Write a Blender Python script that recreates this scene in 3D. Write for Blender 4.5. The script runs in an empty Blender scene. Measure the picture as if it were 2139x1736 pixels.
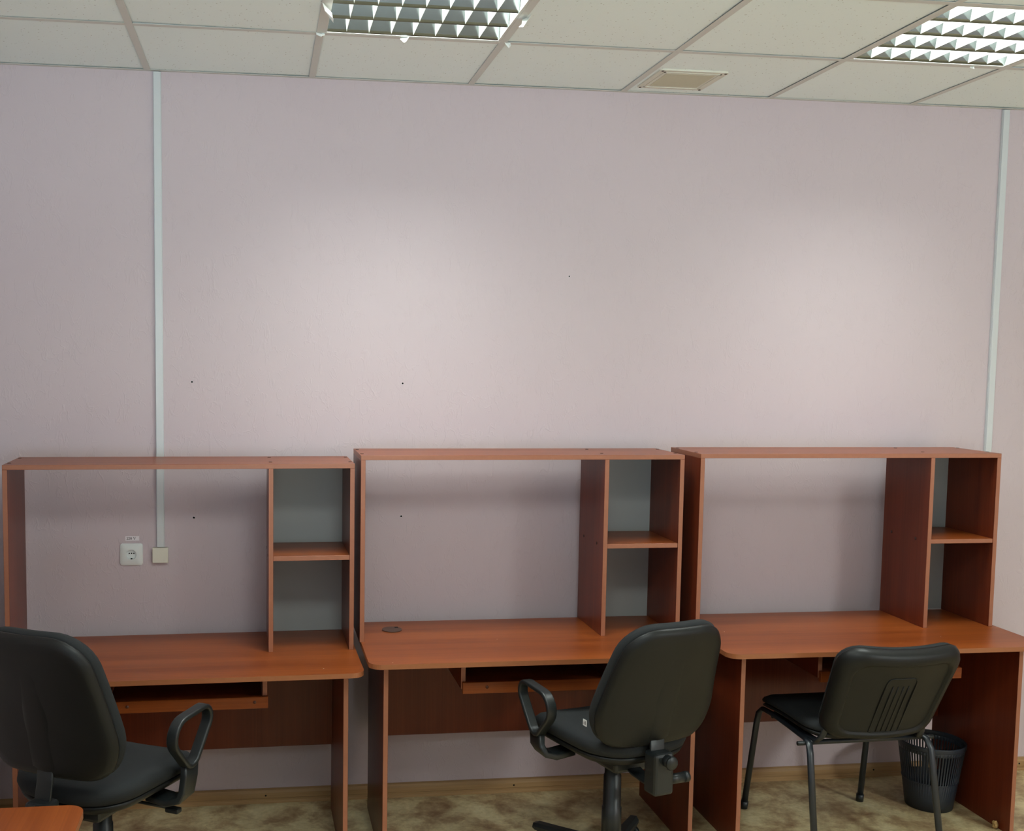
import bpy, bmesh, math, random
from mathutils import Vector, Matrix
random.seed(7)
S = bpy.context.scene
COL = S.collection
PI = math.pi
# ------------------------------------------------------------------ camera
W, H = 2139, 1736
F_PX, PPX, PPY = 2248.3, 845.06, 929.91
cam_data = bpy.data.cameras.new('camera')
cam = bpy.data.objects.new('camera', cam_data)
COL.objects.link(cam)
RIGHT = Vector((0.991233, -0.131680, 0.010805))
DOWN = Vector((0.000014, -0.081672, -0.996659))
FWD = Vector((0.132123, 0.987922, -0.080954))
CAM = Vector((0.4119, -4.1246, 1.7400))
M = Matrix((RIGHT, -DOWN, -FWD)).transposed().to_4x4()
M.translation = CAM
cam.matrix_world = M
cam_data.sensor_width = 36
cam_data.sensor_fit = 'HORIZONTAL'
cam_data.lens = F_PX / W * 36
cam_data.shift_x = (W / 2 - PPX) / W
cam_data.shift_y = (PPY - H / 2) / W
cam_data.clip_start = 0.05
S.camera = cam
# ------------------------------------------------------------------ world, light, exposure
S.view_settings.view_transform = 'Standard'
S.view_settings.look = 'None'
S.view_settings.gamma = 1
S.view_settings.use_curve_mapping = False
S.view_settings.exposure = 0.23
CEIL = 2.775
world = bpy.data.worlds.new('sky')
S.world = world
world.use_nodes = True
wb = world.node_tree.nodes['Background']
# outside: dim sky above the horizon, added glow below it to light the ceiling
SKY_K, UPLIGHT_K = 0.25, 8.2
_wn = world.node_tree.nodes; _wl = world.node_tree.links
_tc = _wn.new('ShaderNodeTexCoord'); _sx = _wn.new('ShaderNodeSeparateXYZ'); _wl.new(_tc.outputs['Generated'], _sx.inputs[0])
_mr = _wn.new('ShaderNodeMapRange'); _mr.inputs[1].default_value = -.04; _mr.inputs[2].default_value = .04
_wl.new(_sx.outputs['Z'], _mr.inputs[0])
_mc = _wn.new('ShaderNodeMix'); _mc.data_type = 'RGBA'
_mc.inputs[6].default_value = (.76 * UPLIGHT_K, .98 * UPLIGHT_K, 1.08 * UPLIGHT_K, 1)
_mc.inputs[7].default_value = (.62 * SKY_K, .78 * SKY_K, 1.0 * SKY_K, 1)
_wl.new(_mr.outputs[0], _mc.inputs[0]); _wl.new(_mc.outputs[2], wb.inputs[0])
wb.inputs[1].default_value = 1.0
LAMP_W = 36
LAMP_COL = (0.92, 1.0, 0.96)
def lamp_light(x, y, z, size, watts, spread, colour=LAMP_COL):
    l = bpy.data.lights.new('tube_light', 'AREA')
    l.shape = 'SQUARE'; l.size = size; l.energy = watts; l.color = colour
    l.spread = math.radians(spread)
    o = bpy.data.objects.new('tube_light', l); COL.objects.link(o)
    o.location = (x, y, z)
    return o
# the two luminaires in the picture hold their light above the louvres
lamp_light(0.9, -0.861, CEIL + 0.082, 0.56, LAMP_W, 134)
lamp_light(2.7, -0.861, CEIL + 0.082, 0.56, LAMP_W * 0.92, 134)
# further back: right ceiling lamp, plus an unseen one added to brighten the left
for (x, y, k) in ((4.5, -4.46, 2.9), (0.9, -2.66, .6)):
    lamp_light(x, y, CEIL - 0.004, 0.56, LAMP_W * k, 158)
# unseen windows behind the camera, letting in the added upward light
WINS = ((-0.5, 1.9, 0.75, 2.45), (4.9, 5.7, 0.85, 2.4))     # x0, x1, z0, z1 on the front wall
XL, XR, YB, YF = -0.62, 6.4, 0.0, -5.6
for (x0, x1, z0, z1) in WINS:
    l = bpy.data.lights.new('window_portal', 'AREA')
    l.shape = 'RECTANGLE'; l.size = x1 - x0; l.size_y = z1 - z0
    l.cycles.is_portal = True
    o = bpy.data.objects.new('window_portal', l); COL.objects.link(o)
    o.location = ((x0 + x1) / 2, YF - 0.02, (z0 + z1) / 2)
    o.rotation_euler = (PI / 2, 0, 0)

# ------------------------------------------------------------------ materials
def new_mat(name):
    m = bpy.data.materials.new(name); m.use_nodes = True
    nt = m.node_tree
    return m, nt, nt.nodes['Principled BSDF']
def srgb(r, g, b):
    f = lambda c: (c / 255 / 12.92) if c / 255 <= .04045 else ((c / 255 + .055) / 1.055) ** 2.4
    return (f(r), f(g), f(b), 1)
def plain(name, col, rough=.5, metal=0, noise=0.0, nscale=40, bump=0, bscale=300, spec=None):
    m, nt, b = new_mat(name)
    b.inputs['Base Color'].default_value = col
    b.inputs['Roughness'].default_value = rough
    b.inputs['Metallic'].default_value = metal
    if spec is not None: b.inputs['Specular IOR Level'].default_value = spec
    tc = nt.nodes.new('ShaderNodeTexCoord')
    if noise:
        n = nt.nodes.new('ShaderNodeTexNoise'); n.inputs['Scale'].default_value = nscale; n.inputs['Detail'].default_value = 4
        nt.links.new(tc.outputs['Object'], n.inputs['Vector'])
        mx = nt.nodes.new('ShaderNodeMix'); mx.data_type = 'RGBA'
        mx.inputs[6].default_value = tuple(c * (1 - noise) for c in col[:3]) + (1,)
        mx.inputs[7].default_value = tuple(min(1, c * (1 + noise)) for c in col[:3]) + (1,)
        nt.links.new(n.outputs['Fac'], mx.inputs[0]); nt.links.new(mx.outputs[2], b.inputs['Base Color'])
    if bump:
        n = nt.nodes.new('ShaderNodeTexNoise'); n.inputs['Scale'].default_value = bscale; n.inputs['Detail'].default_value = 3
        nt.links.new(tc.outputs['Object'], n.inputs['Vector'])
        bp = nt.nodes.new('ShaderNodeBump'); bp.inputs['Strength'].default_value = bump; bp.inputs['Distance'].default_value = .001
        nt.links.new(n.outputs['Fac'], bp.inputs['Height']); nt.links.new(bp.outputs['Normal'], b.inputs['Normal'])
    return m
def wood(name, c0, c1, axis, rough=.32, fine=150.0):
    """laminate: streaks running along the axis"""
    m, nt, b = new_mat(name)
    tc = nt.nodes.new('ShaderNodeTexCoord')
    mp = nt.nodes.new('ShaderNodeMapping')
    sc = [1, 1, 1]
    for i in range(3): sc[i] = 2.0 if i == axis else fine
    mp.inputs['Scale'].default_value = sc
    nt.links.new(tc.outputs['Object'], mp.inputs['Vector'])
    n = nt.nodes.new('ShaderNodeTexNoise'); n.inputs['Scale'].default_value = 1; n.inputs['Detail'].default_value = 3; n.inputs['Roughness'].default_value = .6
    nt.links.new(mp.outputs['Vector'], n.inputs['Vector'])
    mp2 = nt.nodes.new('ShaderNodeMapping')
    mp2.inputs['Scale'].default_value = [.7 if i == axis else 14 for i in range(3)]
    nt.links.new(tc.outputs['Object'], mp2.inputs['Vector'])
    n2 = nt.nodes.new('ShaderNodeTexNoise'); n2.inputs['Scale'].default_value = 1; n2.inputs['Detail'].default_value = 2
    nt.links.new(mp2.outputs['Vector'], n2.inputs['Vector'])
    ad = nt.nodes.new('ShaderNodeMath'); ad.operation = 'MULTIPLY_ADD'; ad.inputs[1].default_value = .45
    ml = nt.nodes.new('ShaderNodeMath'); ml.operation = 'MULTIPLY'; ml.inputs[1].default_value = .55
    nt.links.new(n2.outputs['Fac'], ml.inputs[0])
    nt.links.new(n.outputs['Fac'], ad.inputs[0]); nt.links.new(ml.outputs[0], ad.inputs[2])
    cr = nt.nodes.new('ShaderNodeValToRGB')
    cr.color_ramp.elements[0].position = .36; cr.color_ramp.elements[0].color = c0
    cr.color_ramp.elements[1].position = .64; cr.color_ramp.elements[1].color = c1
    nt.links.new(ad.outputs[0], cr.inputs[0]); nt.links.new(cr.outputs[0], b.inputs['Base Color'])
    b.inputs['Roughness'].default_value = rough
    b.inputs['Specular IOR Level'].default_value = .28
    return m
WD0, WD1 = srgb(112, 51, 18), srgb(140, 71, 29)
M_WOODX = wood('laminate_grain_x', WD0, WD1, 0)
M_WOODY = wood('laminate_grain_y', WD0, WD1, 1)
M_WOODZ_SHADED = wood('laminate_grain_z_shaded', srgb(92, 36, 18), srgb(113, 49, 26), 2)  # upright boards: same laminate, with their shade darkened into the colour
M_EDGE = plain('edge_banding', srgb(152, 96, 70), .4, noise=.08, nscale=60)
M_TOPEDGE = plain('worktop_edging', srgb(150, 92, 58), .3, noise=.06, nscale=60)
M_BACK = plain('white_hardboard', srgb(156, 157, 154), .6, noise=.02, nscale=8)
M_SCREW = plain('screw_cap_brown', srgb(52, 30, 22), .5)
M_CAP = plain('screw_cap_rust', srgb(82, 42, 26), .5)
M_GROM = plain('grommet_plastic', srgb(72, 48, 38), .45)
M_DARK = plain('dark_hole', srgb(12, 10, 9), .9)
M_WHITE = plain('white_plastic', srgb(226, 230, 228), .35)
M_CREAM = plain('cream_plastic', srgb(224, 220, 204), .4)
M_TRUNK = plain('trunking_plastic', srgb(206, 209, 210), .35)
M_BLACKP = plain('black_plastic', srgb(30, 34, 35), .38, bump=.12, bscale=900, spec=.45)
M_SHELL = plain('black_shell_plastic', srgb(23, 24, 23), .42, bump=.15, bscale=700, spec=.28)
M_FABRIC = plain('black_fabric', srgb(18, 22, 24), .85, noise=.25, nscale=500, bump=.3, bscale=1500)
M_METAL = plain('black_painted_tube', srgb(32, 37, 42), .35)
M_BIN = plain('bin_plastic', srgb(36, 43, 52), .45)
M_ALU = plain('louvre_reflector', (.17, .19, .19, 1), .16, .92)
M_BLADE = plain('louvre_blade', (.86, .88, .84, 1), .3, .25)
M_LAMPW = plain('lamp_enamel', srgb(232, 233, 228), .4)
M_TEE = plain('ceiling_grid_enamel', srgb(206, 206, 200), .5)
M_FILM = plain('film_plastic', srgb(242, 244, 240), .35)
M_PAPER = plain('label_paper', srgb(232, 226, 230), .7)
M_INK = plain('label_ink', srgb(30, 24, 26), .8)
M_VENTF = plain('plate_enamel', srgb(216, 214, 200), .5)
M_VENTC = plain('plate_centre', srgb(200, 196, 172), .7, noise=.04, nscale=60)
M_CHIP = plain('bare_chipboard', srgb(230, 205, 180), .8)
M_SCRAP = plain('crumpled_scrap', srgb(170, 136, 84), .8, noise=.15, nscale=60)
M_TAG = plain('care_tag_cloth', srgb(205, 205, 205), .8)
m, nt, b = new_mat('tube_glow')
b.inputs['Base Color'].default_value = (.9, .9, .9, 1)
b.inputs['Emission Color'].default_value = (.95, 1, .93, 1)
b.inputs['Emission Strength'].default_value = 5
M_TUBE = m

def wallpaper():
    m, nt, b = new_mat('pink_embossed_wallpaper')
    N = nt.nodes.new; L = nt.links.new
    tc = N('ShaderNodeTexCoord')
    b.inputs['Roughness'].default_value = .75
    b.inputs['Specular IOR Level'].default_value = .25
    # faint tone wander
    n = N('ShaderNodeTexNoise'); n.inputs['Scale'].default_value = 1.3; n.inputs['Detail'].default_value = 3
    L(tc.outputs['Object'], n.inputs['Vector'])
    mx = N('ShaderNodeMix'); mx.data_type = 'RGBA'
    mx.inputs[6].default_value = srgb(200, 184, 189); mx.inputs[7].default_value = srgb(204, 190, 193)
    L(n.outputs['Fac'], mx.inputs[0]); L(mx.outputs[2], b.inputs['Base Color'])
    # crinkles: thin ridges along the contour of a distorted noise, broken up by a mask
    last = None
    for (sc, rot, sd) in ((9, .5, 0.0), (12, -.7, 3.1), (16, 1.3, 7.7)):
        mp = N('ShaderNodeMapping'); mp.inputs['Rotation'].default_value = (0, rot, 0)
        mp.inputs['Location'].default_value = (sd, sd, sd); mp.inputs['Scale'].default_value = (1.7, 1, .8)
        L(tc.outputs['Object'], mp.inputs['Vector'])
        a = N('ShaderNodeTexNoise'); a.inputs['Scale'].default_value = sc; a.inputs['Detail'].default_value = 2.5; a.inputs['Distortion'].default_value = .8
        L(mp.outputs['Vector'], a.inputs['Vector'])
        s1 = N('ShaderNodeMath'); s1.operation = 'SUBTRACT'; s1.inputs[1].default_value = .5; L(a.outputs['Fac'], s1.inputs[0])
        s2 = N('ShaderNodeMath'); s2.operation = 'ABSOLUTE'; L(s1.outputs[0], s2.inputs[0])
        r1 = N('ShaderNodeMapRange'); r1.inputs[1].default_value = 0; r1.inputs[2].default_value = .022; r1.inputs[3].default_value = 1; r1.inputs[4].default_value = 0
        L(s2.outputs[0], r1.inputs[0])
        k = N('ShaderNodeTexNoise'); k.inputs['Scale'].default_value = sc * 1.1; k.inputs['Detail'].default_value = 1
        mp2 = N('ShaderNodeMapping'); mp2.inputs['Location'].default_value = (sd + 5, 2, sd); L(tc.outputs['Object'], mp2.inputs['Vector']); L(mp2.outputs['Vector'], k.inputs['Vector'])
        r2 = N('ShaderNodeMapRange'); r2.inputs[1].default_value = .5; r2.inputs[2].default_value = .6; L(k.outputs['Fac'], r2.inputs[0])
        mu = N('ShaderNodeMath'); mu.operation = 'MULTIPLY'; L(r1.outputs[0], mu.inputs[0]); L(r2.outputs[0], mu.inputs[1])
        if last is None: last = mu
        else:
            ad = N('ShaderNodeMath'); ad.operation = 'ADD'; L(last.outputs[0], ad.inputs[0]); L(mu.outputs[0], ad.inputs[1]); last = ad
    g = N('ShaderNodeTexNoise'); g.inputs['Scale'].default_value = 260; g.inputs['Detail'].default_value = 2; L(tc.outputs['Object'], g.inputs['Vector'])
    ma = N('ShaderNodeMath'); ma.operation = 'MULTIPLY_ADD'; ma.inputs[1].default_value = .22; L(g.outputs['Fac'], ma.inputs[0]); L(last.outputs[0], ma.inputs[2])
    bp = N('ShaderNodeBump'); bp.inputs['Strength'].default_value = .42; bp.inputs['Distance'].default_value = .0012
    L(ma.outputs[0], bp.inputs['Height']); L(bp.outputs['Normal'], b.inputs['Normal'])
    return m
M_WALL = wallpaper()

def tile_mat():
    m, nt, b = new_mat('mineral_fibre_tile')
    N = nt.nodes.new; L = nt.links.new
    tc = N('ShaderNodeTexCoord')
    b.inputs['Roughness'].default_value = .9
    v = N('ShaderNodeTexVoronoi'); v.inputs['Scale'].default_value = 62; L(tc.outputs['Object'], v.inputs['Vector'])
    w = N('ShaderNodeTexNoise'); w.inputs['Scale'].default_value = 45; L(tc.outputs['Object'], w.inputs['Vector'])
    r = N('ShaderNodeMapRange'); r.inputs[1].default_value = .07; r.inputs[2].default_value = .16; L(v.outputs['Distance'], r.inputs[0])
    r2 = N('ShaderNodeMapRange'); r2.inputs[1].default_value = .42; r2.inputs[2].default_value = .55; r2.inputs[3].default_value = 1; r2.inputs[4].default_value = 0; L(w.outputs['Fac'], r2.inputs[0])
    mxm = N('ShaderNodeMath'); mxm.operation = 'MAXIMUM'; L(r.outputs[0], mxm.inputs[0]); L(r2.outputs[0], mxm.inputs[1])
    mx = N('ShaderNodeMix'); mx.data_type = 'RGBA'
    mx.inputs[6].default_value = srgb(168, 166, 156); mx.inputs[7].default_value = srgb(236, 246, 245)
    L(mxm.outputs[0], mx.inputs[0]); L(mx.outputs[2], b.inputs['Base Color'])
    bp = N('ShaderNodeBump'); bp.inputs['Strength'].default_value = .4; bp.inputs['Distance'].default_value = .002
    L(mxm.outputs[0], bp.inputs['Height']); L(bp.outputs['Normal'], b.inputs['Normal'])
    return m
M_TILE = tile_mat()

def lino():
    m, nt, b = new_mat('marbled_linoleum')
    N = nt.nodes.new; L = nt.links.new
    tc = N('ShaderNodeTexCoord')
    n = N('ShaderNodeTexNoise'); n.inputs['Scale'].default_value = 7; n.inputs['Detail'].default_value = 7; n.inputs['Roughness'].default_value = .66; n.inputs['Distortion'].default_value = .2
    L(tc.outputs['Object'], n.inputs['Vector'])
    cr = N('ShaderNodeValToRGB')
    e = cr.color_ramp.elements
    e[0].position = .34; e[0].color = srgb(150, 116, 80)
    e[1].position = .66; e[1].color = srgb(238, 222, 176)
    x = e.new(.47); x.color = srgb(194, 168, 126)
    x = e.new(.54); x.color = srgb(220, 200, 152)
    L(n.outputs['Fac'], cr.inputs[0])
    f = N('ShaderNodeTexNoise'); f.inputs['Scale'].default_value = 60; f.inputs['Detail'].default_value = 3; L(tc.outputs['Object'], f.inputs['Vector'])
    mx = N('ShaderNodeMix'); mx.data_type = 'RGBA'; mx.blend_type = 'MULTIPLY'; mx.inputs[0].default_value = .35
    L(cr.outputs[0], mx.inputs[6]); L(f.outputs['Color'], mx.inputs[7])
    gm = N('ShaderNodeMix'); gm.data_type = 'RGBA'; gm.blend_type = 'MULTIPLY'; gm.inputs[0].default_value = .4
    L(cr.outputs[0], gm.inputs[6]); L(f.outputs['Fac'], gm.inputs[7])
    L(gm.outputs[2], b.inputs['Base Color'])
    b.inputs['Roughness'].default_value = .42
    return m
M_LINO = lino()
M_BASE = wood('baseboard_plastic', srgb(150, 116, 78), srgb(182, 148, 104), 0, .45, 90)

# ------------------------------------------------------------------ mesh helpers
def add_box(bm, x0, x1, y0, y1, z0, z1, mi=0, bevel=0, seg=1):
    vs = [bm.verts.new((x, y, z)) for x in (x0, x1) for y in (y0, y1) for z in (z0, z1)]
    idx = [(0, 1, 3, 2), (4, 6, 7, 5), (0, 4, 5, 1), (2, 3, 7, 6), (0, 2, 6, 4), (1, 5, 7, 3)]
    fs = []
    for q in idx:
        f = bm.faces.new([vs[i] for i in q]); f.material_index = mi; fs.append(f)
    if bevel:
        es = list({e for f in fs for e in f.edges})
        r = bmesh.ops.bevel(bm, geom=es, offset=bevel, segments=seg, affect='EDGES', profile=.5)
        for f in r['faces']: f.material_index = mi
    return fs
def add_prism(bm, pts, z0, z1, mi=0, axis='z'):
    """outline pts (2D, ccw) extruded along an axis"""
    def P(a, b, c):
        return {'z': (a, b, c), 'y': (a, c, b), 'x': (c, a, b)}[axis]
    lo = [bm.verts.new(P(a, b, z0)) for a, b in pts]
    hi = [bm.verts.new(P(a, b, z1)) for a, b in pts]
    n = len(pts); fs = []
    fs.append(bm.faces.new(lo[::-1])); fs.append(bm.faces.new(hi))
    for i in range(n):
        fs.append(bm.faces.new((lo[i], lo[(i + 1) % n], hi[(i + 1) % n], hi[i])))
    for f in fs: f.material_index = mi
    return fs
def add_cyl(bm, p0, p1, r0, r1=None, n=20, mi=0, cap=True):
    r1 = r0 if r1 is None else r1
    p0, p1 = Vector(p0), Vector(p1)
    d = (p1 - p0).normalized()
    u = d.orthogonal().normalized(); v = d.cross(u)
    A = [bm.verts.new(p0 + r0 * (math.cos(2 * PI * i / n) * u + math.sin(2 * PI * i / n) * v)) for i in range(n)]
    B = [bm.verts.new(p1 + r1 * (math.cos(2 * PI * i / n) * u + math.sin(2 * PI * i / n) * v)) for i in range(n)]
    fs = [bm.faces.new((A[i], A[(i + 1) % n], B[(i + 1) % n], B[i])) for i in range(n)]
    if cap: fs += [bm.faces.new(A[::-1]), bm.faces.new(B)]
    for f in fs: f.material_index = mi; f.smooth = True
    return fs
def add_lathe(bm, prof, n=32, c=(0, 0), mi=0):
    """profile of (r, z), turned about z"""
    rows = []
    for r, z in prof:
        rows.append([bm.verts.new((c[0] + r * math.cos(2 * PI * i / n), c[1] + r * math.sin(2 * PI * i / n), z)) for i in range(n)] if r > 1e-6 else [bm.verts.new((c[0], c[1], z))])
    for a, b in zip(rows, rows[1:]):
        for i in range(n):
            j = (i + 1) % n
            if len(a) == 1 and len(b) == 1: continue
            if len(a) == 1: f = bm.faces.new((a[0], b[i], b[j]))
            elif len(b) == 1: f = bm.faces.new((a[i], a[j], b[0]))
            else: f = bm.faces.new((a[i], a[j], b[j], b[i]))
            f.smooth = True; f.material_index = mi
def add_sweep(bm, pts, prof, closed=False, up=(0, 0, 1), mi=0, side=None):
    """sweep a 2D profile (list of (a,b)) along 3D points; a goes along 'side', b along the other normal"""
    pts = [Vector(p) for p in pts]; n = len(pts); rows = []
    for i, p in enumerate(pts):
        if closed: t = pts[(i + 1) % n] - pts[i - 1]
        else: t = pts[min(i + 1, n - 1)] - pts[max(i - 1, 0)]
        t.normalize()
        if side is not None: s = Vector(side) - Vector(side).dot(t) * t
        else: s = t.cross(Vector(up))
        if s.length < 1e-5: s = t.orthogonal()
        s.normalize(); q = s.cross(t).normalized()
        rows.append([bm.verts.new(p + a * s + b * q) for a, b in prof])
    m_ = len(prof)
    rng = range(n) if closed else range(n - 1)
    for i in rng:
        A, B = rows[i], rows[(i + 1) % n]
        for k in range(m_):
            f = bm.faces.new((A[k], A[(k + 1) % m_], B[(k + 1) % m_], B[k])); f.smooth = True; f.material_index = mi
    if not closed:
        bm.faces.new(rows[0][::-1]); bm.faces.new(rows[-1])
def ell(a, b, n=12): return [(a * math.cos(2 * PI * i / n), b * math.sin(2 * PI * i / n)) for i in range(n)]
def rrect(w, h, r, n=3):
    o = []
    for cx, cy, a0 in ((w - r, h - r, 0), (-w + r, h - r, PI / 2), (-w + r, -h + r, PI), (w - r, -h + r, 1.5 * PI)):
        for i in range(n + 1):
            a = a0 + PI / 2 * i / n
            o.append((cx + r * math.cos(a), cy + r * math.sin(a)))
    return o
def round_poly(pts, radii, n=8):
    """round the corners of a 2D polygon (ccw)"""
    out = []
    N = len(pts)
    for i in range(N):
        p = Vector(pts[i]); a = Vector(pts[i - 1]); c = Vector(pts[(i + 1) % N])
        r = radii[i] if isinstance(radii, (list, tuple)) else radii
        if r <= 0: out.append((p.x, p.y)); continue
        u = (a - p).normalized(); v = (c - p).normalized()
        ang = u.angle(v); d = r / math.tan(ang / 2)
        s, e = p + u * d, p + v * d
        bis = (u + v).normalized(); ctr = p + bis * (r / math.sin(ang / 2))
        a0 = math.atan2(s.y - ctr.y, s.x - ctr.x); a1 = math.atan2(e.y - ctr.y, e.x - ctr.x)
        da = (a1 - a0 + PI) % (2 * PI) - PI
        for k in range(n + 1):
            t = a0 + da * k / n
            out.append((ctr.x + r * math.cos(t), ctr.y + r * math.sin(t)))
    return out
def resample(pts, n):
    pts = [Vector(p) for p in pts]; N = len(pts)
    L = [0]
    for i in range(N): L.append(L[-1] + (pts[(i + 1) % N] - pts[i]).length)
    out = []
    j = 0
    for k in range(n):
        t = L[-1] * k / n
        while L[j + 1] < t: j += 1
        f = (t - L[j]) / max(1e-9, L[j + 1] - L[j])
        p = pts[j].lerp(pts[(j + 1) % N], f)
        out.append((p.x, p.y))
    return out
def add_pillow(bm, outline, rings, fn, centre=(0, 0), mi=0):
    """closed cushion-like body: rings of (scale, w) from one pole to the other; fn maps (u,v,w) to 3D"""
    n = len(outline); rows = []
    cx, cy = centre
    for s, w in rings:
        if s < 1e-6: rows.append([bm.verts.new(fn(cx, cy, w))])
        else: rows.append([bm.verts.new(fn(cx + (u - cx) * s, cy + (v - cy) * s, w)) for u, v in outline])
    for a, b in zip(rows, rows[1:]):
        for i in range(n):
            j = (i + 1) % n
            if len(a) == 1: f = bm.faces.new((a[0], b[j], b[i]))
            elif len(b) == 1: f = bm.faces.new((a[i], a[j], b[0]))
            else: f = bm.faces.new((a[i], a[j], b[j], b[i]))
            f.smooth = True; f.material_index = mi
def obj(name, bm, mats, parent=None, smooth_angle=None):
    bmesh.ops.recalc_face_normals(bm, faces=bm.faces)
    me = bpy.data.meshes.new(name); bm.to_mesh(me); bm.free()
    for mt in (mats if isinstance(mats, (list, tuple)) else [mats]): me.materials.append(mt)
    o = bpy.data.objects.new(name, me); COL.objects.link(o)
    if parent is not None: o.parent = parent
    if smooth_angle is not None:
        for p in me.polygons: p.use_smooth = True
        me.set_sharp_from_angle(angle=math.radians(smooth_angle))
    return o
def box_obj(name, dims, mat, parent=None, bevel=0, seg=1):
    bm = bmesh.new(); add_box(bm, *dims, bevel=bevel, seg=seg); return obj(name, bm, mat, parent)
def tag(o, label, cat, group=None):
    o['label'] = label; o['category'] = cat
    if group: o['group'] = group
    return o
def thing(name, label, cat, loc=(0, 0, 0), rz=0, group=None):
    o = bpy.data.objects.new(name, None); COL.objects.link(o)
    o.empty_display_size = .1
    o.location = loc; o.rotation_euler = (0, 0, rz)
    return tag(o, label, cat, group)
def struct(o):
    o['kind'] = 'structure'; return o

# ------------------------------------------------------------------ room shell
ZT = 3.0
struct(box_obj('floor', (XL - .1, XR + .1, YF - .1, YB + .1, -.05, 0), M_LINO))
struct(box_obj('wall_back', (XL - .1, XR + .1, 0, .1, 0, ZT), M_WALL))
struct(box_obj('wall_left', (XL - .1, XL, YF, 0, 0, ZT), M_WALL))
struct(box_obj('wall_right', (XR, XR + .1, YF, 0, 0, ZT), M_WALL))
bm = bmesh.new()
xs = [XL - .1] + [v for w in WINS for v in w[:2]] + [XR + .1]
for a, b_ in zip(xs[::2], xs[1::2]): add_box(bm, a, b_, YF - .1, YF, 0, ZT)
for (x0, x1, z0, z1) in WINS:
    add_box(bm, x0, x1, YF - .1, YF, 0, z0); add_box(bm, x0, x1, YF - .1, YF, z1, ZT)
struct(obj('wall_front', bm, M_WALL))
fw = .05
for n_, (x0, x1, z0, z1) in enumerate(WINS):
    bm = bmesh.new()
    add_box(bm, x0, x0 + fw, YF - .08, YF - .03, z0, z1); add_box(bm, x1 - fw, x1, YF - .08, YF - .03, z0, z1)
    add_box(bm, x0 + fw, x1 - fw, YF - .08, YF - .03, z0, z0 + fw); add_box(bm, x0 + fw, x1 - fw, YF - .08, YF - .03, z1 - fw, z1)
    struct(obj('window_%d' % (n_ + 1), bm, M_WHITE))
# baseboard: skirting with a cable groove
bm = bmesh.new()
prof = [(0, 0), (-.017, 0), (-.017, .006), (-.0125, .010), (-.0125, .018), (-.016, .021), (-.016, .040), (-.012, .052), (-.005, .0555), (0, .0555)]
vsA = [bm.verts.new((XL, y, z)) for y, z in prof]; vsB = [bm.verts.new((XR, y, z)) for y, z in prof]
for i in range(len(prof)):
    j = (i + 1) % len(prof); bm.faces.new((vsA[i], vsA[j], vsB[j], vsB[i]))
bm.faces.new(vsA); bm.faces.new(vsB[::-1])
bb = struct(obj('baseboard_back', bm, M_BASE))
for px in (.43, 1.42, 2.97, 3.64):
    bm = bmesh.new(); add_cyl(bm, (px, -.0155, .031), (px, -.0172, .031), .0035, n=10); obj('screw', bm, M_DARK, bb)

# suspended ceiling: tiles lying in a grid of tees
D1 = 0.5607
XS = [0.6 * i for i in range(-2, 12)]
YS = [0.0] + [-(D1 + .6 * k) for k in range(0, 11)]
LAMPS = [(0.6, 1.2), (2.4, 3.0)]
rnd = random.Random(3)
bm = bmesh.new()
for i in range(len(XS) - 1):
    for j in range(len(YS) - 1):
        xa, xb = max(XS[i], XL), min(XS[i + 1], XR); ya, yb = YS[j], YS[j + 1]
        if xb - xa < .03: continue
        if j == 1 and any(abs(xa - a) < .01 for a, _ in LAMPS): continue
        jx, jy = rnd.uniform(-.002, .002), rnd.uniform(-.002, .002)
        t = [rnd.uniform(.0022, .0062) for _ in range(4)]
        g = .0085
        c = [(xa + g + jx, ya - g + jy), (xb - g + jx, ya - g + jy), (xb - g + jx, yb + g + jy), (xa + g + jx, yb + g + jy)]
        lo = [bm.verts.new((x, y, CEIL + t[k])) for k, (x, y) in enumerate(c)]
        hi = [bm.verts.new((x, y, CEIL + .018)) for x, y in c]
        bm.faces.new(lo[::-1]); bm.faces.new(hi)
        for k in range(4): bm.faces.new((lo[k], lo[(k + 1) % 4], hi[(k + 1) % 4], hi[k]))
add_box(bm, XL, XR, YF, 0, 2.95, 3.0)
struct(obj('ceiling', bm, M_TILE))
bm = bmesh.new()
for x in XS:
    if XL < x < XR:
        add_box(bm, x - .012, x + .012, YF, 0, CEIL, CEIL + .0012); add_box(bm, x - .001, x + .001, YF, 0, CEIL + .001, CEIL + .035)
for y in YS[1:]:
    if y < YF: continue
    for i in range(len(XS) - 1):
        xa, xb = max(XS[i] + .012, XL), min(XS[i + 1] - .012, XR)
        if xb <= xa: continue
        add_box(bm, xa, xb, y - .012, y + .012, CEIL + .0003, CEIL + .0012); add_box(bm, xa, xb, y - .001, y + .001, CEIL + .001, CEIL + .035)
add_box(bm, XL, XR, -.02, 0, CEIL - .0002, CEIL + .0012); add_box(bm, XL, XR, -.0012, -.0002, CEIL, CEIL + .03)
add_box(bm, XL, XL + .02, YF, 0, CEIL, CEIL + .0012)
struct(obj('trim_1', bm, M_TEE))

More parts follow.
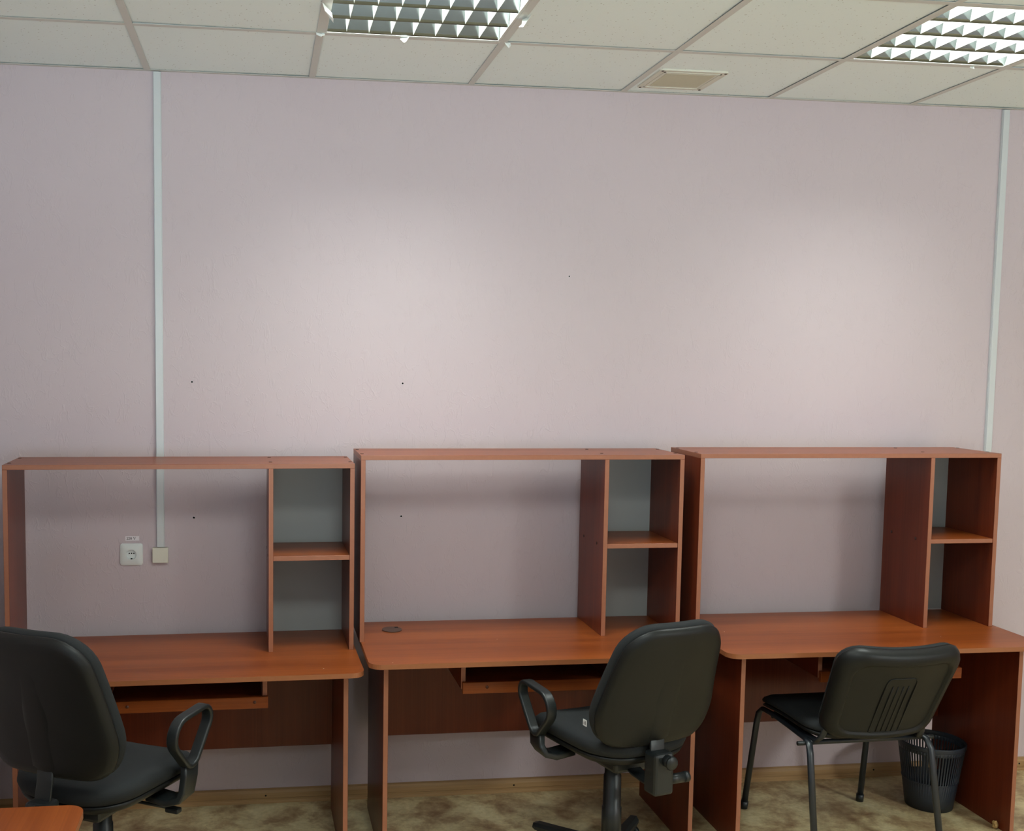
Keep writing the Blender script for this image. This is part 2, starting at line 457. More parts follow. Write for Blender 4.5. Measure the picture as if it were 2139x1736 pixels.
# ------------------------------------------------------------------ ceiling lamps
def make_lamp(label):
    t = thing('ceiling_lamp', label, 'ceiling lamp', (0, 0, CEIL), 0, 'square louvred lamps in the ceiling grid')
    h = .288; R = .0005
    bm = bmesh.new()
    for s in (-1, 1):
        add_box(bm, s * h - .004, s * h + .004, -h, h, .0014, .10)
        add_box(bm, -h, h, s * h - .004, s * h + .004, .0014, .10)
    add_box(bm, -h, h, -h, h, .10, .105)
    obj('housing', bm, M_LAMPW, t)
    bm = bmesh.new()
    for s in (-1, 1):
        add_box(bm, s * (h - .0042) - .0042, s * (h - .0042) + .0042, -h, h, .0010, .0022)
        add_box(bm, -h, h, s * (h - .0042) - .0042, s * (h - .0042) + .0042, .0010, .0022)
    obj('rim', bm, M_TEE, t)
    hh_ = .066; n = 4; pitch = 2 * (h - .008) / n
    for k in range(n + 1):
        y = -h + .008 + pitch * k
        bm = bmesh.new(); P = []
        steps = 7
        prof = []
        for q in range(steps + 1):
            f = q / steps
            prof.append((.0010 + .027 * f, .0026 + hh_ * f))
        left = prof if k < n else [(.0, z) for _, z in prof]
        pts = [(y + w, z) for w, z in prof] if k < n else [(y, z) for w, z in prof]
        pts2 = [(y - w, z) for w, z in prof] if k > 0 else [(y, z) for w, z in prof]
        A = [bm.verts.new((-h + .006, a, z)) for a, z in pts]; B = [bm.verts.new((h - .006, a, z)) for a, z in pts]
        C = [bm.verts.new((-h + .006, a, z)) for a, z in pts2]; D = [bm.verts.new((h - .006, a, z)) for a, z in pts2]
        for q in range(steps):
            f = bm.faces.new((A[q], B[q], B[q + 1], A[q + 1])); f.smooth = True
            f = bm.faces.new((C[q], C[q + 1], D[q + 1], D[q])); f.smooth = True
        bm.faces.new((A[-1], B[-1], D[-1], C[-1])); bm.faces.new((A[0], C[0], D[0], B[0]))
        obj('reflector', bm, M_ALU, t)
    for k in range(1, 8):
        x = -h + 2 * h * k / 8
        bm = bmesh.new()
        add_prism(bm, [(x - .0008, .006), (x + .0008, .006), (x + .0055, .046), (x - .0055, .046)], -h + .006, h - .006, axis='y')
        obj('louvre_blade', bm, M_BLADE, t)
    for k in range(4):
        y = -h + .008 + pitch * (k + .5)
        bm = bmesh.new(); add_cyl(bm, (-h + .01, y, .069), (h - .01, y, .069), .008, n=10); obj('fluorescent_tube', bm, M_TUBE, t)
    return t
def copy_tree(o, parent=None):
    c = o.copy(); COL.objects.link(c)
    if parent is not None: c.parent = parent
    for ch in list(o.children): copy_tree(ch, c)
    return c
lampA = make_lamp('square louvred ceiling lamp with torn white film hanging at its edges')
lampB = copy_tree(lampA); lampB['label'] = 'square louvred ceiling lamp in the top right corner, glowing brightest'
lampA.location = (.9, -D1 - .3, CEIL); lampB.location = (2.7, -D1 - .3, CEIL)

# torn bits of protective film
def scrap(x, y, size, ang, drop, label, seed):
    r = random.Random(seed); bm = bmesh.new()
    n = 6; ring = []
    top = [bm.verts.new((-size * .5, 0, 0)), bm.verts.new((0, .004, 0)), bm.verts.new((size * .5, 0, 0))]
    mid = [bm.verts.new((-size * r.uniform(.3, .6), -.3 * drop + r.uniform(-.01, .01), -drop * .5)), bm.verts.new((r.uniform(-.1, .1) * size, -.5 * drop, -drop * .45)), bm.verts.new((size * r.uniform(.3, .6), -.3 * drop, -drop * .55))]
    bot = [bm.verts.new((-size * r.uniform(.05, .3), -.7 * drop, -drop)), bm.verts.new((size * r.uniform(0, .15), -.6 * drop, -drop * 1.15)), bm.verts.new((size * r.uniform(.16, .3), -.5 * drop, -drop * .9))]
    for a, b_ in ((top, mid), (mid, bot)):
        for k in range(2): bm.faces.new((a[k], a[k + 1], b_[k + 1], b_[k]))
    o = obj('film_scrap', bm, M_FILM, None)
    md = o.modifiers.new('thick', 'SOLIDIFY'); md.thickness = .0006
    o.location = (x, y, CEIL + .0005); o.rotation_euler = (0, 0, ang)
    tag(o, label, 'film scrap', 'torn film around the ceiling lamp')
scrap(.600, -.835, .075, 1.3, .040, 'large torn white film flap at the left edge of the louvred lamp', 1)
scrap(1.212, -.84, .050, -1.2, .030, 'crumpled white film flap at the right edge of the louvred lamp', 2)
scrap(1.214, -.568, .022, .3, .018, 'small white film triangle below the lamp corner on the right', 3)
scrap(.874, -.572, .030, -.5, .018, 'curled white film bit under the front edge of the louvred lamp', 4)
scrap(.600, -.572, .026, .1, .012, 'tiny white film tip at the lower left corner of the louvred lamp', 5)
scrap(2.873, -.566, .016, .2, .010, 'tiny film shred under the front edge of the brighter right lamp', 6)

# square plate on the ceiling tile
t = thing('ceiling_plate', 'square off-white plate screwed to the ceiling tile near the wall', 'ceiling plate', (1.955, -.215, CEIL), 0)
bm = bmesh.new(); w = .128
add_prism(bm, round_poly([(-w, -w), (w, -w), (w, w), (-w, w)], .012, 4), -.0022, .005)
obj('frame', bm, M_VENTF, t)
bm = bmesh.new()
for s in (-1, 1):
    add_box(bm, s * .105 - .003, s * .105 + .003, -.108, .108, -.0042, -.002); add_box(bm, -.108, .108, s * .105 - .003, s * .105 + .003, -.0042, -.002)
obj('raised_border', bm, M_VENTF, t)
box_obj('centre_panel', (-.092, .092, -.085, .085, -.0030, -.001), M_VENTC, t)
for sx in (-1, 1):
    for sy in (-1, 1):
        bm = bmesh.new(); add_cyl(bm, (sx * .118, sy * .118, -.0018), (sx * .118, sy * .118, -.0040), .0048, n=10); obj('screw', bm, M_SCREW, t)

# ------------------------------------------------------------------ wall fittings
def trunking(x, zb, label, w=.0255):
    bm = bmesh.new()
    add_box(bm, x - w / 2, x + w / 2, -.014, 0, zb, CEIL - .003, bevel=.0012)
    o = obj('cable_trunking', bm, M_TRUNK); o.location = (0, 0, 0)
    tag(o, label, 'cable trunking', 'white cable trunking on the pink wall')
    # the lid seam along both edges
    for s in (-1, 1):
        box_obj('lid_edge', (x + s * (w / 2 + .0008) - .0008, x + s * (w / 2 + .0008) + .0008, -.0095, -.0005, zb, CEIL - .003), M_TRUNK, o)
trunking(.0346, 1.016, 'narrow white cable trunking running down to the cream box beside the socket')
trunking(3.4188, .70, 'white cable trunking on the far right, running down behind the right desk', w=.027)
# cream terminal box
t = thing('junction_box', 'small square cream box at the lower end of the white trunking', 'junction box', (.034, 0, .9855))
bm = bmesh.new(); add_box(bm, -.029, .029, -.022, 0, -.029, .029, bevel=.002, seg=2); obj('box_body', bm, M_CREAM, t)
bm = bmesh.new(); add_box(bm, -.013, .013, -.0228, -.0215, .008, .020); add_box(bm, -.010, .010, -.0232, -.0225, .0095, .0105); obj('shutter', bm, M_CREAM, t)
# power socket
t = thing('power_socket', 'white square power socket on the pink wall under the 220 V sticker', 'socket', (-.0735, 0, .9878))
bm = bmesh.new(); w = .042
out = resample(round_poly([(-w, -w), (w, -w), (w, w), (-w, w)], .009, 6), 48)
hole = [(.0185 * math.cos(2 * PI * i / 48 + math.atan2(out[0][1], out[0][0])), .0185 * math.sin(2 * PI * i / 48 + math.atan2(out[0][1], out[0][0]))) for i in range(48)]
lvl = [([(a, b_) for a, b_ in out], 0), ([(a, b_) for a, b_ in out], -.005), ([(a * .80, b_ * .80) for a, b_ in out], -.0105), (hole, -.0105), ([(a * .97, b_ * .97) for a, b_ in hole], -.0015)]
rows = [[bm.verts.new((a, y, b_)) for a, b_ in p] for p, y in lvl]
for A, B in zip(rows, rows[1:]):
    for i in range(48): bm.faces.new((A[i], A[(i + 1) % 48], B[(i + 1) % 48], B[i]))
bm.faces.new(rows[-1])
obj('frame', bm, M_WHITE, t, 40)
bm = bmesh.new()
for dx in (-.0085, 0, .0085): add_cyl(bm, (dx, -.0014, .004), (dx, -.0022, .004), .0026, n=12)
obj('pin_hole', bm, M_DARK, t)
for dz in (-.0165, .0165):
    box_obj('earth_clip', (-.003, .003, -.0065, -.0015, dz - .002, dz + .002), M_DARK if dz < 0 else M_WHITE, t)
# 220 V sticker
t = thing('socket_sticker', 'small white paper sticker reading 220 V above the power socket', 'sticker', (-.0705, 0, 1.0483))
box_obj('paper', (-.0255, .0255, -.0006, 0, -.0085, .0085), M_PAPER, t)
def stroke(bm, pts, ws, y):
    # flat ribbon with a width per point, in the wall plane
    rows = []
    for i, (a, b_) in enumerate(pts):
        p0 = Vector(pts[max(i - 1, 0)]); p1 = Vector(pts[min(i + 1, len(pts) - 1)])
        d = (p1 - p0).normalized(); n_ = Vector((-d.y, d.x)) * ws[i] / 2
        rows.append((bm.verts.new((a + n_.x, y, b_ + n_.y)), bm.verts.new((a - n_.x, y, b_ - n_.y))))
    for A, B in zip(rows, rows[1:]): bm.faces.new((A[0], A[1], B[1], B[0]))
bm = bmesh.new(); y_ = -.0008; hc = .0098; zb_ = -hc / 2
for cx in (-.0180, -.0112):        # two bold serif 2s
    pts = [(cx - .0023, zb_ + .0071), (cx - .0017, zb_ + .0091), (cx, zb_ + .0097), (cx + .0017, zb_ + .0088), (cx + .0020, zb_ + .0070), (cx + .0010, zb_ + .0046), (cx - .0026, zb_ + .0008)]
    stroke(bm, pts, [.0014, .0011, .0009, .0014, .0018, .0014, .0009], y_)
    stroke(bm, [(cx - .0027, zb_ + .0007), (cx + .0022, zb_ + .0007), (cx + .0026, zb_ + .0022)], [.0016, .0016, .0006], y_ - .0001)
cx = -.0044                        # 0
stroke(bm, [(cx + .0019 * math.cos(a), zb_ + hc / 2 + .0043 * math.sin(a)) for a in [2 * PI * k / 24 for k in range(25)]], [.0009 + .0010 * abs(math.cos(2 * PI * k / 24)) for k in range(25)], y_)
cx = .0085                         # V
stroke(bm, [(cx - .0036, zb_ + .0096), (cx + .0002, zb_)], [.0019, .0013], y_); stroke(bm, [(cx + .0036, zb_ + .0096), (cx + .0002, zb_)], [.0008, .0008], y_ - .0001)
for q in (-.0036, .0036): stroke(bm, [(cx + q - .0017, zb_ + .0096), (cx + q + .0017, zb_ + .0096)], [.0006, .0006], y_ - .0002)
obj('lettering', bm, M_INK, t)
# drilled holes left in the wallpaper
def wall_hole(x, z, r, label):
    t = thing('drilled_hole', label, 'hole', (x, 0, z), 0, 'drilled holes in the pink wall')
    bm = bmesh.new(); add_cyl(bm, (0, 0, 0), (0, -.0006, 0), r, n=16); obj('opening', bm, M_DARK, t)
    bm = bmesh.new()
    pr = [(r * math.cos(a), r * math.sin(a)) for a in [2 * PI * i / 16 for i in range(16)]]
    add_sweep(bm, [(a, -.0003, b_) for a, b_ in pr], ell(.0009, .0006, 6), closed=True, side=(0, 1, 0)); obj('plaster_rim', bm, M_PAPER, t)
    return t
wall_hole(.1542, 1.6407, .0042, 'small dark drilled hole in the upper wall, just right of the left trunking')
wall_hole(.9534, 1.6413, .0042, 'small dark drilled hole in the upper wall, above the left end of the middle desk')
wall_hole(.1587, 1.1256, .0046, 'small dark drilled hole seen through the left desk hutch')
wall_hole(.9533, 1.1241, .0042, 'small dark drilled hole seen through the middle desk hutch')
wall_hole(1.6055, 2.0639, .0034, 'tiny drilled hole high in the middle of the pink wall')

# ------------------------------------------------------------------ computer desks with hutches
T = .0165
def make_desk(x, y, rz, dz, Wd, topR, legL, legR, divX, trayX0, trayX1, label, trayY=-.485, grommet=False, chips=()):
    zt = .7240 + dz; hh = 1.3936 + dz; dh = .2933; dd = .5842
    t = thing('computer_desk', label, 'computer desk', (x, y, 0), rz, 'reddish brown computer desks with hutches along the wall')
    # worktop: rounded front corners, soft edge
    bm = bmesh.new()
    out = round_poly([(.005, 0), (.005, -dd), (topR, -dd), (topR, 0)], [0, .045, .045, 0], 10)
    fs = add_prism(bm, out, zt - T, zt)
    es = [e for e in bm.edges if abs(e.verts[0].co.z - zt) < 1e-5 and abs(e.verts[1].co.z - zt) < 1e-5]
    r = bmesh.ops.bevel(bm, geom=es, offset=.003, segments=2, affect='EDGES', profile=.5)
    bm.normal_update()
    for f in bm.faces: f.material_index = 1 if abs(f.normal.z) < .9 else 0
    obj('worktop', bm, [M_WOODX, M_TOPEDGE], t)
    def board(name, x0, x1, y0, y1, z0, z1, edge='y', mat=M_WOODZ_SHADED, parent=t):
        bm = bmesh.new(); add_box(bm, x0, x1, y0, y1, z0, z1, bevel=.0006); bm.normal_update()
        for f in bm.faces:
            n = f.normal
            f.material_index = 1 if (('y' in edge and n.y < -.9) or ('x' in edge and abs(n.x) > .9)) else 0
        return obj(name, bm, [mat, M_EDGE], parent)
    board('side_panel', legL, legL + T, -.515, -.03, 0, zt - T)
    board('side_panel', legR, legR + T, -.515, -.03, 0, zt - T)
    board('modesty_panel', legL + T, legR, -.066, -.05, .296 + dz, zt - T, '', M_WOODZ_SHADED)
    # keyboard tray hung on two supports
    tr = board('keyboard_tray', trayX0 + .02, trayX1 - .02, trayY + .016, -.18, .594 + dz, .610 + dz, '', M_WOODX)
    bm = bmesh.new(); add_box(bm, trayX0, trayX1, trayY - .001, trayY + .0155, .5845 + dz, .6245 + dz, bevel=.0012); obj('tray_front', bm, M_WOODX, tr)
    for sx in (trayX0 + .085, trayX1 - .045):
        bm = bmesh.new(); add_cyl(bm, (sx, trayY - .0005, .607 + dz), (sx, trayY - .002, .607 + dz), .0055, n=14); obj('screw_cap', bm, M_CAP, tr)
    for sx in (trayX0 - .004, trayX1 - .0185):
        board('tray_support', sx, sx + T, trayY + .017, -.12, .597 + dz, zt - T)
    # hutch
    tp = board('hutch_top', 0, Wd, -dh, 0, hh - T, hh, 'yx', M_WOODX)
    for sx in (.010, Wd - .010, divX + T / 2):
        for sy in (-.045, -.225):
            bm = bmesh.new(); add_cyl(bm, (sx, sy, hh - .0002), (sx, sy, hh + .0012), .0065, n=14); obj('screw_cap', bm, M_SCREW, tp)
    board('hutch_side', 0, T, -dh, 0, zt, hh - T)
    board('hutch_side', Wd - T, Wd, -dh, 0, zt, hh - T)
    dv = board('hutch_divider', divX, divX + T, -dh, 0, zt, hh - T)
    board('hutch_shelf', divX + T, Wd - T, -dh + .002, -.004, 1.0495 + dz, 1.0495 + T + dz, 'y', M_WOODX)
    for sy in (-.06, -.22):
        bm = bmesh.new(); add_cyl(bm, (divX + .0002, sy, 1.058 + dz), (divX - .0012, sy, 1.058 + dz), .0055, n=14); obj('screw_cap', bm, M_SCREW, dv)
    box_obj('hutch_back', (divX + .002, Wd - .002, 0, .0035, zt, hh - .001), M_BACK, t)
    if grommet:
        bm = bmesh.new()
        out = [(.137 + .037 * math.cos(a), -.13 + .040 * math.sin(a)) for a in [2 * PI * i / 40 for i in range(40)]]
        add_prism(bm, out, zt - .001, zt + .003)
        g = obj('cable_grommet', bm, M_GROM, t)
        box_obj('cable_slot', (.150, .163, -.113, -.096, zt + .0025, zt + .0034), M_DARK, g)
    for cx, cy, r_ in chips:
        bm = bmesh.new(); add_cyl(bm, (cx, cy, zt - .0002), (cx, cy, zt + .0008), r_, n=7); obj('chip', bm, M_CHIP, t)
    return t
make_desk(-.4590, -.0780, .0182, -.0288, 1.1945, 1.2033, .061, 1.138, .8918, .338, .8857,
          'leftmost reddish brown desk with hutch, lower than the others, power socket visible behind it', chips=((1.070, -.517, .0022),))
make_desk(.7590, -.0711, .0056, .0014, 1.1945, 1.2033, .0608, 1.157, .8917, .3397, .8857,
          'middle reddish brown desk with hutch and a round brown cable grommet', grommet=True, chips=((.085, -.562, .0016), (.5, -.30, .0012)))
make_desk(2.0093, -.0822, -.0003, .0070, 1.2000, 1.2167, .081, 1.150, .9117, .398, .9455,
          'right reddish brown desk with hutch, waste basket standing beneath it', chips=((.12, -.28, .0014), (.9, -.42, .0012)))
# corner of a desk in the foreground
t = thing('office_table', 'orange brown table corner at the bottom left edge of the photo', 'table', (0, 0, 0))
bm = bmesh.new()
out = round_poly([(-.58, -2.9), (.0185, -2.9), (.0185, -1.688), (-.58, -1.688)], [0, .04, .04, 0], 10)
add_prism(bm, out, .7075, .724)
es = [e for e in bm.edges if all(abs(v.co.z - .724) < 1e-5 for v in e.verts)]
bmesh.ops.bevel(bm, geom=es, offset=.003, segments=2, affect='EDGES', profile=.5); bm.normal_update()
for f in bm.faces: f.material_index = 1 if abs(f.normal.z) < .9 else 0
obj('worktop', bm, [M_WOODY, M_TOPEDGE], t)
box_obj('side_panel', (-.54, -.04, -2.84, -2.8235, 0, .7075), M_WOODZ_SHADED, t)
box_obj('side_panel', (-.54, -.04, -1.75, -1.7335, 0, .7075), M_WOODZ_SHADED, t)
box_obj('modesty_panel', (-.50, -.4835, -2.8235, -1.75, .3, .7075), M_WOODZ_SHADED, t)

# ------------------------------------------------------------------ swivel chairs
def make_task_chair(label, loc, rz, pan, tilt, back_up, back_dist, base_ang, tagged=False, arm_up=-.030):
    """origin on the floor below the column; faces +y"""
    t = thing('swivel_chair', label, 'office chair', loc, rz, 'black swivel chairs with loop armrests')
    sz = pan + .012; arm_z = sz + arm_up
    # five-star base
    bm = bmesh.new(); add_lathe(bm, [(0, .075), (.042, .075), (.042, .095), (.036, .118), (.034, .125), (0, .125)], 24); obj('base_hub', bm, M_BLACKP, t)
    for k in range(5):
        a = base_ang + 2 * PI * k / 5; ca, sa = math.cos(a), math.sin(a)
        bm = bmesh.new()
        rows = []
        for (r, w, z0, z1) in ((.03, .027, .078, .122), (.12, .024, .078, .116), (.22, .021, .077, .106), (.305, .019, .075, .098), (.320, .013, .077, .093)):
            sec = [(-w, z0), (w, z0), (w, z1 - .012), (w * .6, z1), (-w * .6, z1), (-w, z1 - .012)]
            rows.append([bm.verts.new((r * ca - q * sa, r * sa + q * ca, z)) for q, z in sec])
        for A, B in zip(rows, rows[1:]):
            for i in range(6):
                f = bm.faces.new((A[i], A[(i + 1) % 6], B[(i + 1) % 6], B[i])); f.smooth = False
        bm.faces.new(rows[0][::-1]); bm.faces.new(rows[-1])
        lg = obj('base_leg', bm, M_BLACKP, t)
        bm = bmesh.new(); cx, cy = .302 * ca, .302 * sa; off = .012
        b2 = a + 1.1; ox, oy = -math.sin(b2), math.cos(b2); ex, ey = cx + .016 * math.cos(b2), cy + .016 * math.sin(b2)
        for s in (-1, 1):
            add_cyl(bm, (ex + ox * off * s, ey + oy * off * s, .0255), (ex + ox * (off + .016) * s, ey + oy * (off + .016) * s, .0255), .0255, n=20)
        add_box(bm, ex - .011, ex + .011, ey - .011, ey + .011, .022, .056, bevel=.003)
        add_cyl(bm, (cx, cy, .045), (cx, cy, .08), .0055, n=10)
        obj('castor', bm, M_BLACKP, lg)
    # telescopic column
    bm = bmesh.new()
    h1 = pan - .03
    zm1, zm2 = .12 + (h1 - .12) * .42, .12 + (h1 - .12) * .78
    add_lathe(bm, [(0, .12), (.0335, .12), (.0325, zm1), (.030, zm1 + .002), (.029, zm2), (.0265, zm2 + .002), (.0258, h1), (0, h1)], 28); obj('gas_column', bm, M_BLACKP, t)
    # mechanism below the seat
    bm = bmesh.new(); add_box(bm, -.075, .075, -.12, .10, pan - .045, pan - .004, bevel=.012, seg=2); mech = obj('mechanism', bm, M_BLACKP, t)
    bm = bmesh.new(); add_cyl(bm, (.07, .03, pan - .030), (.19, .06, pan - .046), .005, n=10)
    add_box(bm, .18, .225, .048, .074, pan - .058, pan - .042, bevel=.005, seg=2); obj('height_lever', bm, M_BLACKP, mech)
    # seat shell + cushion
    ol = resample(round_poly([(-.185, -.205), (.185, -.205), (.225, .215), (-.225, .215)], [.13, .13, .10, .10], 10), 64)
    def seatfn(u, v, w):
        drop = .030 * max(0, (v - .10) / .12) ** 2
        return (u, v, sz + w - drop + .010 * (abs(u) / .22) ** 2)
    bm = bmesh.new()
    add_pillow(bm, ol, [(0, -.014), (.55, -.014), (.82, -.008), (.95, .008), (.985, .022), (.95, .026), (0, .026)], seatfn); obj('seat_shell', bm, M_SHELL, t)
    bm = bmesh.new()
    add_pillow(bm, ol, [(0, .020), (.93, .022), (1.0, .032), (1.03, .048), (1.015, .064), (.95, .076), (.80, .082), (.45, .078), (0, .075)], seatfn); obj('seat_cushion', bm, M_FABRIC, t)
    # backrest
    bl = resample(round_poly([(-.185, 0), (.185, 0), (.222, .10), (.170, .425), (-.170, .425), (-.222, .10)], [.085, .085, .16, .115, .115, .16], 10), 72)
    zc = pan + back_up
    ct, st = math.cos(tilt), math.sin(tilt)
    def backfn(u, v, w):
        w = w + .55 * u * u - .25 * (v - .16) ** 2      # wraps forward at the sides
        y = -back_dist + w * ct - v * st
        z = zc + v * ct + w * st
        return (u, y, z)
    cc = (0, .19)
    bm = bmesh.new()
    add_pillow(bm, bl, [(0, -.006), (.5, -.005), (.80, -.001), (.92, .003), (.965, .009), (.985, .016), (1.0, .022), (1.0, .027), (.975, .029), (0, .028)], backfn, cc); obj('backrest_shell', bm, M_SHELL, t)
    bm = bmesh.new()
    add_pillow(bm, bl, [(0, .026), (.95, .028), (.99, .033), (1.01, .046), (.995, .060), (.94, .072), (.80, .080), (.5, .076), (0, .070)], backfn, cc); bc = obj('backrest_cushion', bm, M_FABRIC, t)
    if tagged:
        p = Vector(backfn(-.222, .075, .045))
        bm = bmesh.new(); add_box(bm, p.x - .012, p.x - .0105, p.y - .009, p.y + .010, p.z - .010, p.z + .010); add_box(bm, p.x - .0122, p.x - .010, p.y - .005, p.y - .002, p.z - .006, p.z + .006, 1); add_box(bm, p.x - .0122, p.x - .010, p.y + .002, p.y + .005, p.z - .006, p.z + .003, 1); obj('care_tag', bm, [M_TAG, M_INK], bc)
    # broad moulded band down the shell's back
    bm = bmesh.new(); rows = []
    for q in range(15):
        v = .012 + .37 * q / 14; hw = .050 - .016 * q / 14
        def shell_w(x, y):
            k = [(0, -.006), (.5, -.005), (.8, -.001), (.92, .003), (1.0, .022)]
            d = math.hypot(x / .215, (y - .19) / (.235 if y > .19 else .19))
            for (a, wa), (b_, wb_) in zip(k, k[1:]):
                if d <= b_: return wa + (wb_ - wa) * (d - a) / (b_ - a)
            return .022
        rows.append([bm.verts.new(backfn(u * hw, v, shell_w(u * hw, v) + .003 - .0052 * (1 - abs(u) ** 4) * (1 - (q / 14) ** 6))) for u in (-1, -.95, -.87, -.72, -.45, 0, .45, .72, .87, .95, 1)])
    for A, B in zip(rows, rows[1:]):
        for k in range(10):
            f = bm.faces.new((A[k], A[k + 1], B[k + 1], B[k])); f.smooth = True
    obj('moulded_band', bm, M_SHELL, t)
    # bracket carrying the back
    yb = -back_dist - .018
    bm = bmesh.new()
    path = [(0, -.10, pan - .028), (0, -back_dist * .6, pan - .040), (0, yb + .03, pan - .045), (0, yb - .004, pan - .02), (0, yb - .008, pan + .03), (0, yb + .012 - .01 * st, zc - .01), (0, yb + .030 - .06 * st, zc + .06)]
    add_sweep(bm, path, rrect(.026, .0045, .003), side=(1, 0, 0)); br = obj('back_bracket', bm, M_BLACKP, t)
    bm = bmesh.new(); add_box(bm, -.036, .036, yb - .034, yb + .028, pan - .065, pan + .070, bevel=.010, seg=2); obj('bracket_cover', bm, M_BLACKP, br)
    bm = bmesh.new()
    add_cyl(bm, (.006, yb - .030, pan + .048), (.006, yb - .060, pan + .048), .019, n=12); add_cyl(bm, (.006, yb - .058, pan + .048), (.006, yb - .064, pan + .048), .023, .019, n=12)
    obj('adjustment_knob', bm, M_BLACKP, br)
    bm = bmesh.new(); add_cyl(bm, (.030, yb - .004, pan - .028), (.098, yb - .004, pan - .028), .016, n=20); add_cyl(bm, (.096, yb - .004, pan - .028), (.112, yb - .004, pan - .028), .0175, .0165, n=20)
    obj('tension_handle', bm, M_BLACKP, br)
    # loop armrests
    for s in (-1, 1):
        xa = s * .250
        tri = round_poly([(.195, .238), (-.085, .222), (.075, .052)], [.040, .050, .035], 8)
        bm = bmesh.new()
        pts = [(xa + s * .012 * max(0, (z - .05) / .19), y, arm_z + z) for y, z in tri]
        add_sweep(bm, pts, rrect(.017, .0075, .005), closed=True, side=(1, 0, 0))
        # pad-like widening on top, and the leg down to the seat
        add_sweep(bm, [(xa, .075, arm_z + .075), (xa, .072, arm_z + .040), (xa - s * .003, .062, sz - .002), (xa - s * .016, .054, sz - .020), (xa - s * .045, .048, sz - .026), (xa - s * .11, .045, sz - .018)],
                  rrect(.034, .011, .006), side=(0, 1, 0))
        obj('armrest', bm, M_BLACKP, t)
    return t
make_task_chair('black swivel chair with loop armrests, at the middle desk, back turned to the camera', (1.577, -.75, 0), math.radians(16), .455, math.radians(17), .076, .225, math.radians(112), tagged=True)
make_task_chair('black swivel chair with loop armrests at the left desk, cut by the photo edge', (-.049, -.97, 0), math.radians(-29), .466, math.radians(12), .122, .24, math.radians(110), arm_up=.004)

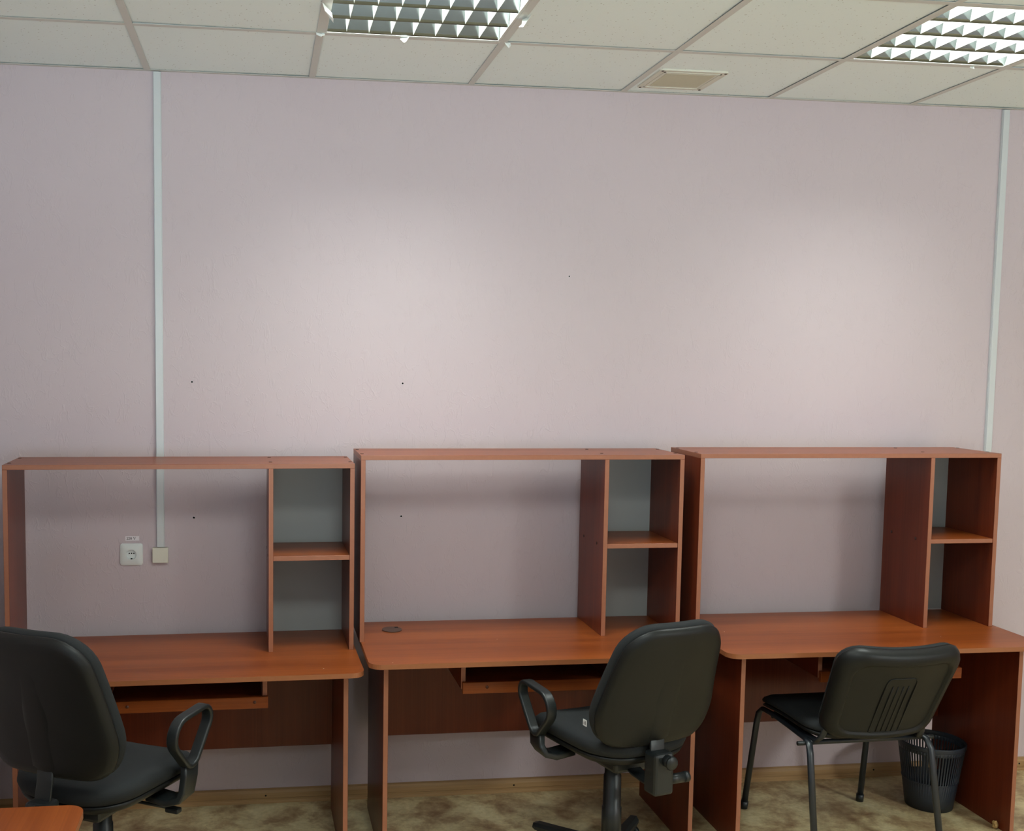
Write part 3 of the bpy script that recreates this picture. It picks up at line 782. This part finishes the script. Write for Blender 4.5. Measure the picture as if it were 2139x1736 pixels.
# ------------------------------------------------------------------ visitor chair on four legs
def make_visitor_chair(loc, rz):
    t = thing('visitor_chair', 'black four-legged visitor chair with a plastic back, at the right desk', 'chair', loc, rz)
    # y: front +; feet at y=+.235 / -.245
    zs = .43
    tube = ell(.0125, .0085, 12)
    for s in (-1, 1):
        bm = bmesh.new()
        pts = [(s * .247, .250, 0), (s * .235, .195, .36), (s * .232, .185, .405), (s * .228, .165, .425), (s * .222, .10, .425), (s * .218, -.02, .418), (s * .218, -.13, .412), (s * .226, -.165, .405), (s * .232, -.185, .375), (s * .240, -.262, 0)]
        add_sweep(bm, pts, tube, side=(1, 0, 0)); fr = obj('leg_frame', bm, M_METAL, t)
        for y in (.250, -.262):
            fx = .247 if y > 0 else .240; bm = bmesh.new(); add_cyl(bm, (s * fx, y, 0), (s * (fx - .0015), y - .005 * (1 if y > 0 else -1), .03), .0145, n=14); obj('foot_cap', bm, M_BLACKP, fr)
        bm = bmesh.new()
        pts = [(s * .200, .12, .422), (s * .202, -.10, .420), (s * .198, -.165, .418), (s * .190, -.185, .44), (s * .178, -.205, .50), (s * .165, -.228, .58)]
        add_sweep(bm, pts, tube, side=(1, 0, 0)); obj('back_upright', bm, M_METAL, t)
    for y, z in ((.10, .418), (-.145, .405)):
        bm = bmesh.new(); add_cyl(bm, (-.225, y, z), (.225, y, z), .009, n=12); obj('crossbar', bm, M_METAL, t)
    for s in (-1, 1):
        bm = bmesh.new(); add_cyl(bm, (s * .222, -.150, .405), (s * .262, -.150, .405), .008, n=12); obj('joining_clip', bm, M_BLACKP, t)
    # seat
    ol = resample(round_poly([(-.225, -.20), (.225, -.20), (.248, .215), (-.248, .215)], [.09, .09, .10, .10], 10), 64)
    def sf(u, v, w):
        d = .035 * max(0, (v - .08) / .14) ** 2
        return (u, v - .0, .448 + w - d - .012 * (1 - min(1, (u / .22) ** 2)) * (1 - min(1, ((v + .02) / .2) ** 2)) - .010 * max(0, -(v) / .2))
    bm = bmesh.new(); add_pillow(bm, ol, [(0, -.016), (.6, -.016), (.9, -.010), (.99, .002), (1.0, .010), (.96, .014), (0, .014)], sf); obj('seat_shell', bm, M_SHELL, t)
    bm = bmesh.new(); add_pillow(bm, ol, [(0, .010), (.94, .010), (1.0, .018), (1.01, .026), (.985, .036), (.90, .044), (.6, .047), (0, .046)], sf); obj('seat_cushion', bm, M_FABRIC, t)
    # back: plastic shell, wider at the top
    bl = resample(round_poly([(-.207, .0), (.207, .0), (.230, .385), (-.230, .385)], [.060, .060, .075, .075], 10), 72)
    tilt = math.radians(26); ct, st = math.cos(tilt), math.sin(tilt)
    def bf(u, v, w):
        w = w + .75 * u * u
        return (u, -.222 + w * ct - v * st, .432 + v * ct + w * st)
    cc = (0, .18)
    bm = bmesh.new()
    add_pillow(bm, bl, [(0, -.004), (.45, -.004), (.775, -.004), (.785, -.0045), (.80, -.012), (.83, -.014), (.90, -.011), (.96, -.003), (.99, .010), (1.0, .026), (.985, .034), (.96, .035), (0, .033)], bf, cc); sh = obj('backrest_shell', bm, M_SHELL, t)
    bm = bmesh.new(); add_pillow(bm, bl, [(0, .030), (.93, .031), (.96, .036), (.965, .046), (.94, .056), (.85, .064), (.5, .066), (0, .064)], bf, cc); obj('backrest_cushion', bm, M_FABRIC, t)
    # embossed tongue on the shell's back
    bm = bmesh.new()
    lo = round_poly([(-.055, .040), (.055, .040), (.055, .285), (-.055, .285)], [.005, .005, .022, .022], 6)
    pts = [Vector(bf(u, v, -.0045)) for u, v in resample(lo, 60)]
    add_sweep(bm, pts, ell(.0022, .0022, 8), closed=True, side=(0, 1, 0))
    for u in (-.029, -.010, .010, .029):
        add_sweep(bm, [Vector(bf(u, v, -.0045)) for v in (.045, .11, .18, .25)], ell(.0020, .0018, 8), side=(1, 0, 0))
    obj('embossed_tongue', bm, M_SHELL, sh)
    return t
make_visitor_chair((2.536, -.50, 0), math.radians(1.8))

# ------------------------------------------------------------------ waste basket
t = thing('waste_basket', 'dark slotted plastic waste basket under the right desk', 'waste basket', (3.030, -.305, 0))
r0, r1, hb = .085, .122, .264
rad = lambda z: r0 + (r1 - r0) * z / hb
bm = bmesh.new(); n = 128
def ring(z, dr=0): return [bm.verts.new(((rad(z) + dr) * math.cos(2 * PI * i / n), (rad(z) + dr) * math.sin(2 * PI * i / n), z)) for i in range(n)]
zz = [.002, .05, .115, .232, .255]
R_ = [ring(z) for z in zz]
for k in range(4):
    for i in range(n):
        if k == 2 and i % 2 == 0: continue
        f = bm.faces.new((R_[k][i], R_[k][(i + 1) % n], R_[k + 1][(i + 1) % n], R_[k + 1][i])); f.smooth = True
bm.faces.new(R_[0][::-1])
o = obj('bucket', bm, M_BIN, t)
md = o.modifiers.new('wall', 'SOLIDIFY'); md.thickness = .0022; md.offset = 0
bm = bmesh.new()
add_sweep(bm, [(rad(.255) * math.cos(2 * PI * i / 64), rad(.255) * math.sin(2 * PI * i / 64), .256) for i in range(64)], rrect(.0035, .009, .003), closed=True)
obj('rim', bm, M_BIN, t)
bm = bmesh.new()
add_sweep(bm, [((rad(.116) + .001) * math.cos(2 * PI * i / 64), (rad(.116) + .001) * math.sin(2 * PI * i / 64), .113) for i in range(64)], rrect(.0016, .0022, .001), closed=True)
obj('band', bm, M_BIN, t)

# small crumpled scrap against the desk leg
bm = bmesh.new()
r = bmesh.ops.create_icosphere(bm, subdivisions=2, radius=.012)
rr = random.Random(5)
for v in bm.verts:
    k = rr.uniform(.75, 1.25); v.co = Vector((v.co.x * k * .8, v.co.y * k * .9, v.co.z * k * 1.35 + .0165))
    if v.co.z < 0: v.co.z = 0
zmin = min(v.co.z for v in bm.verts)
for v in bm.verts: v.co.z -= zmin
o = obj('crumpled_scrap', bm, M_SCRAP); o.location = (3.144, -.54, 0)
tag(o, 'small crumpled brownish scrap on the floor at the right desk leg', 'scrap')
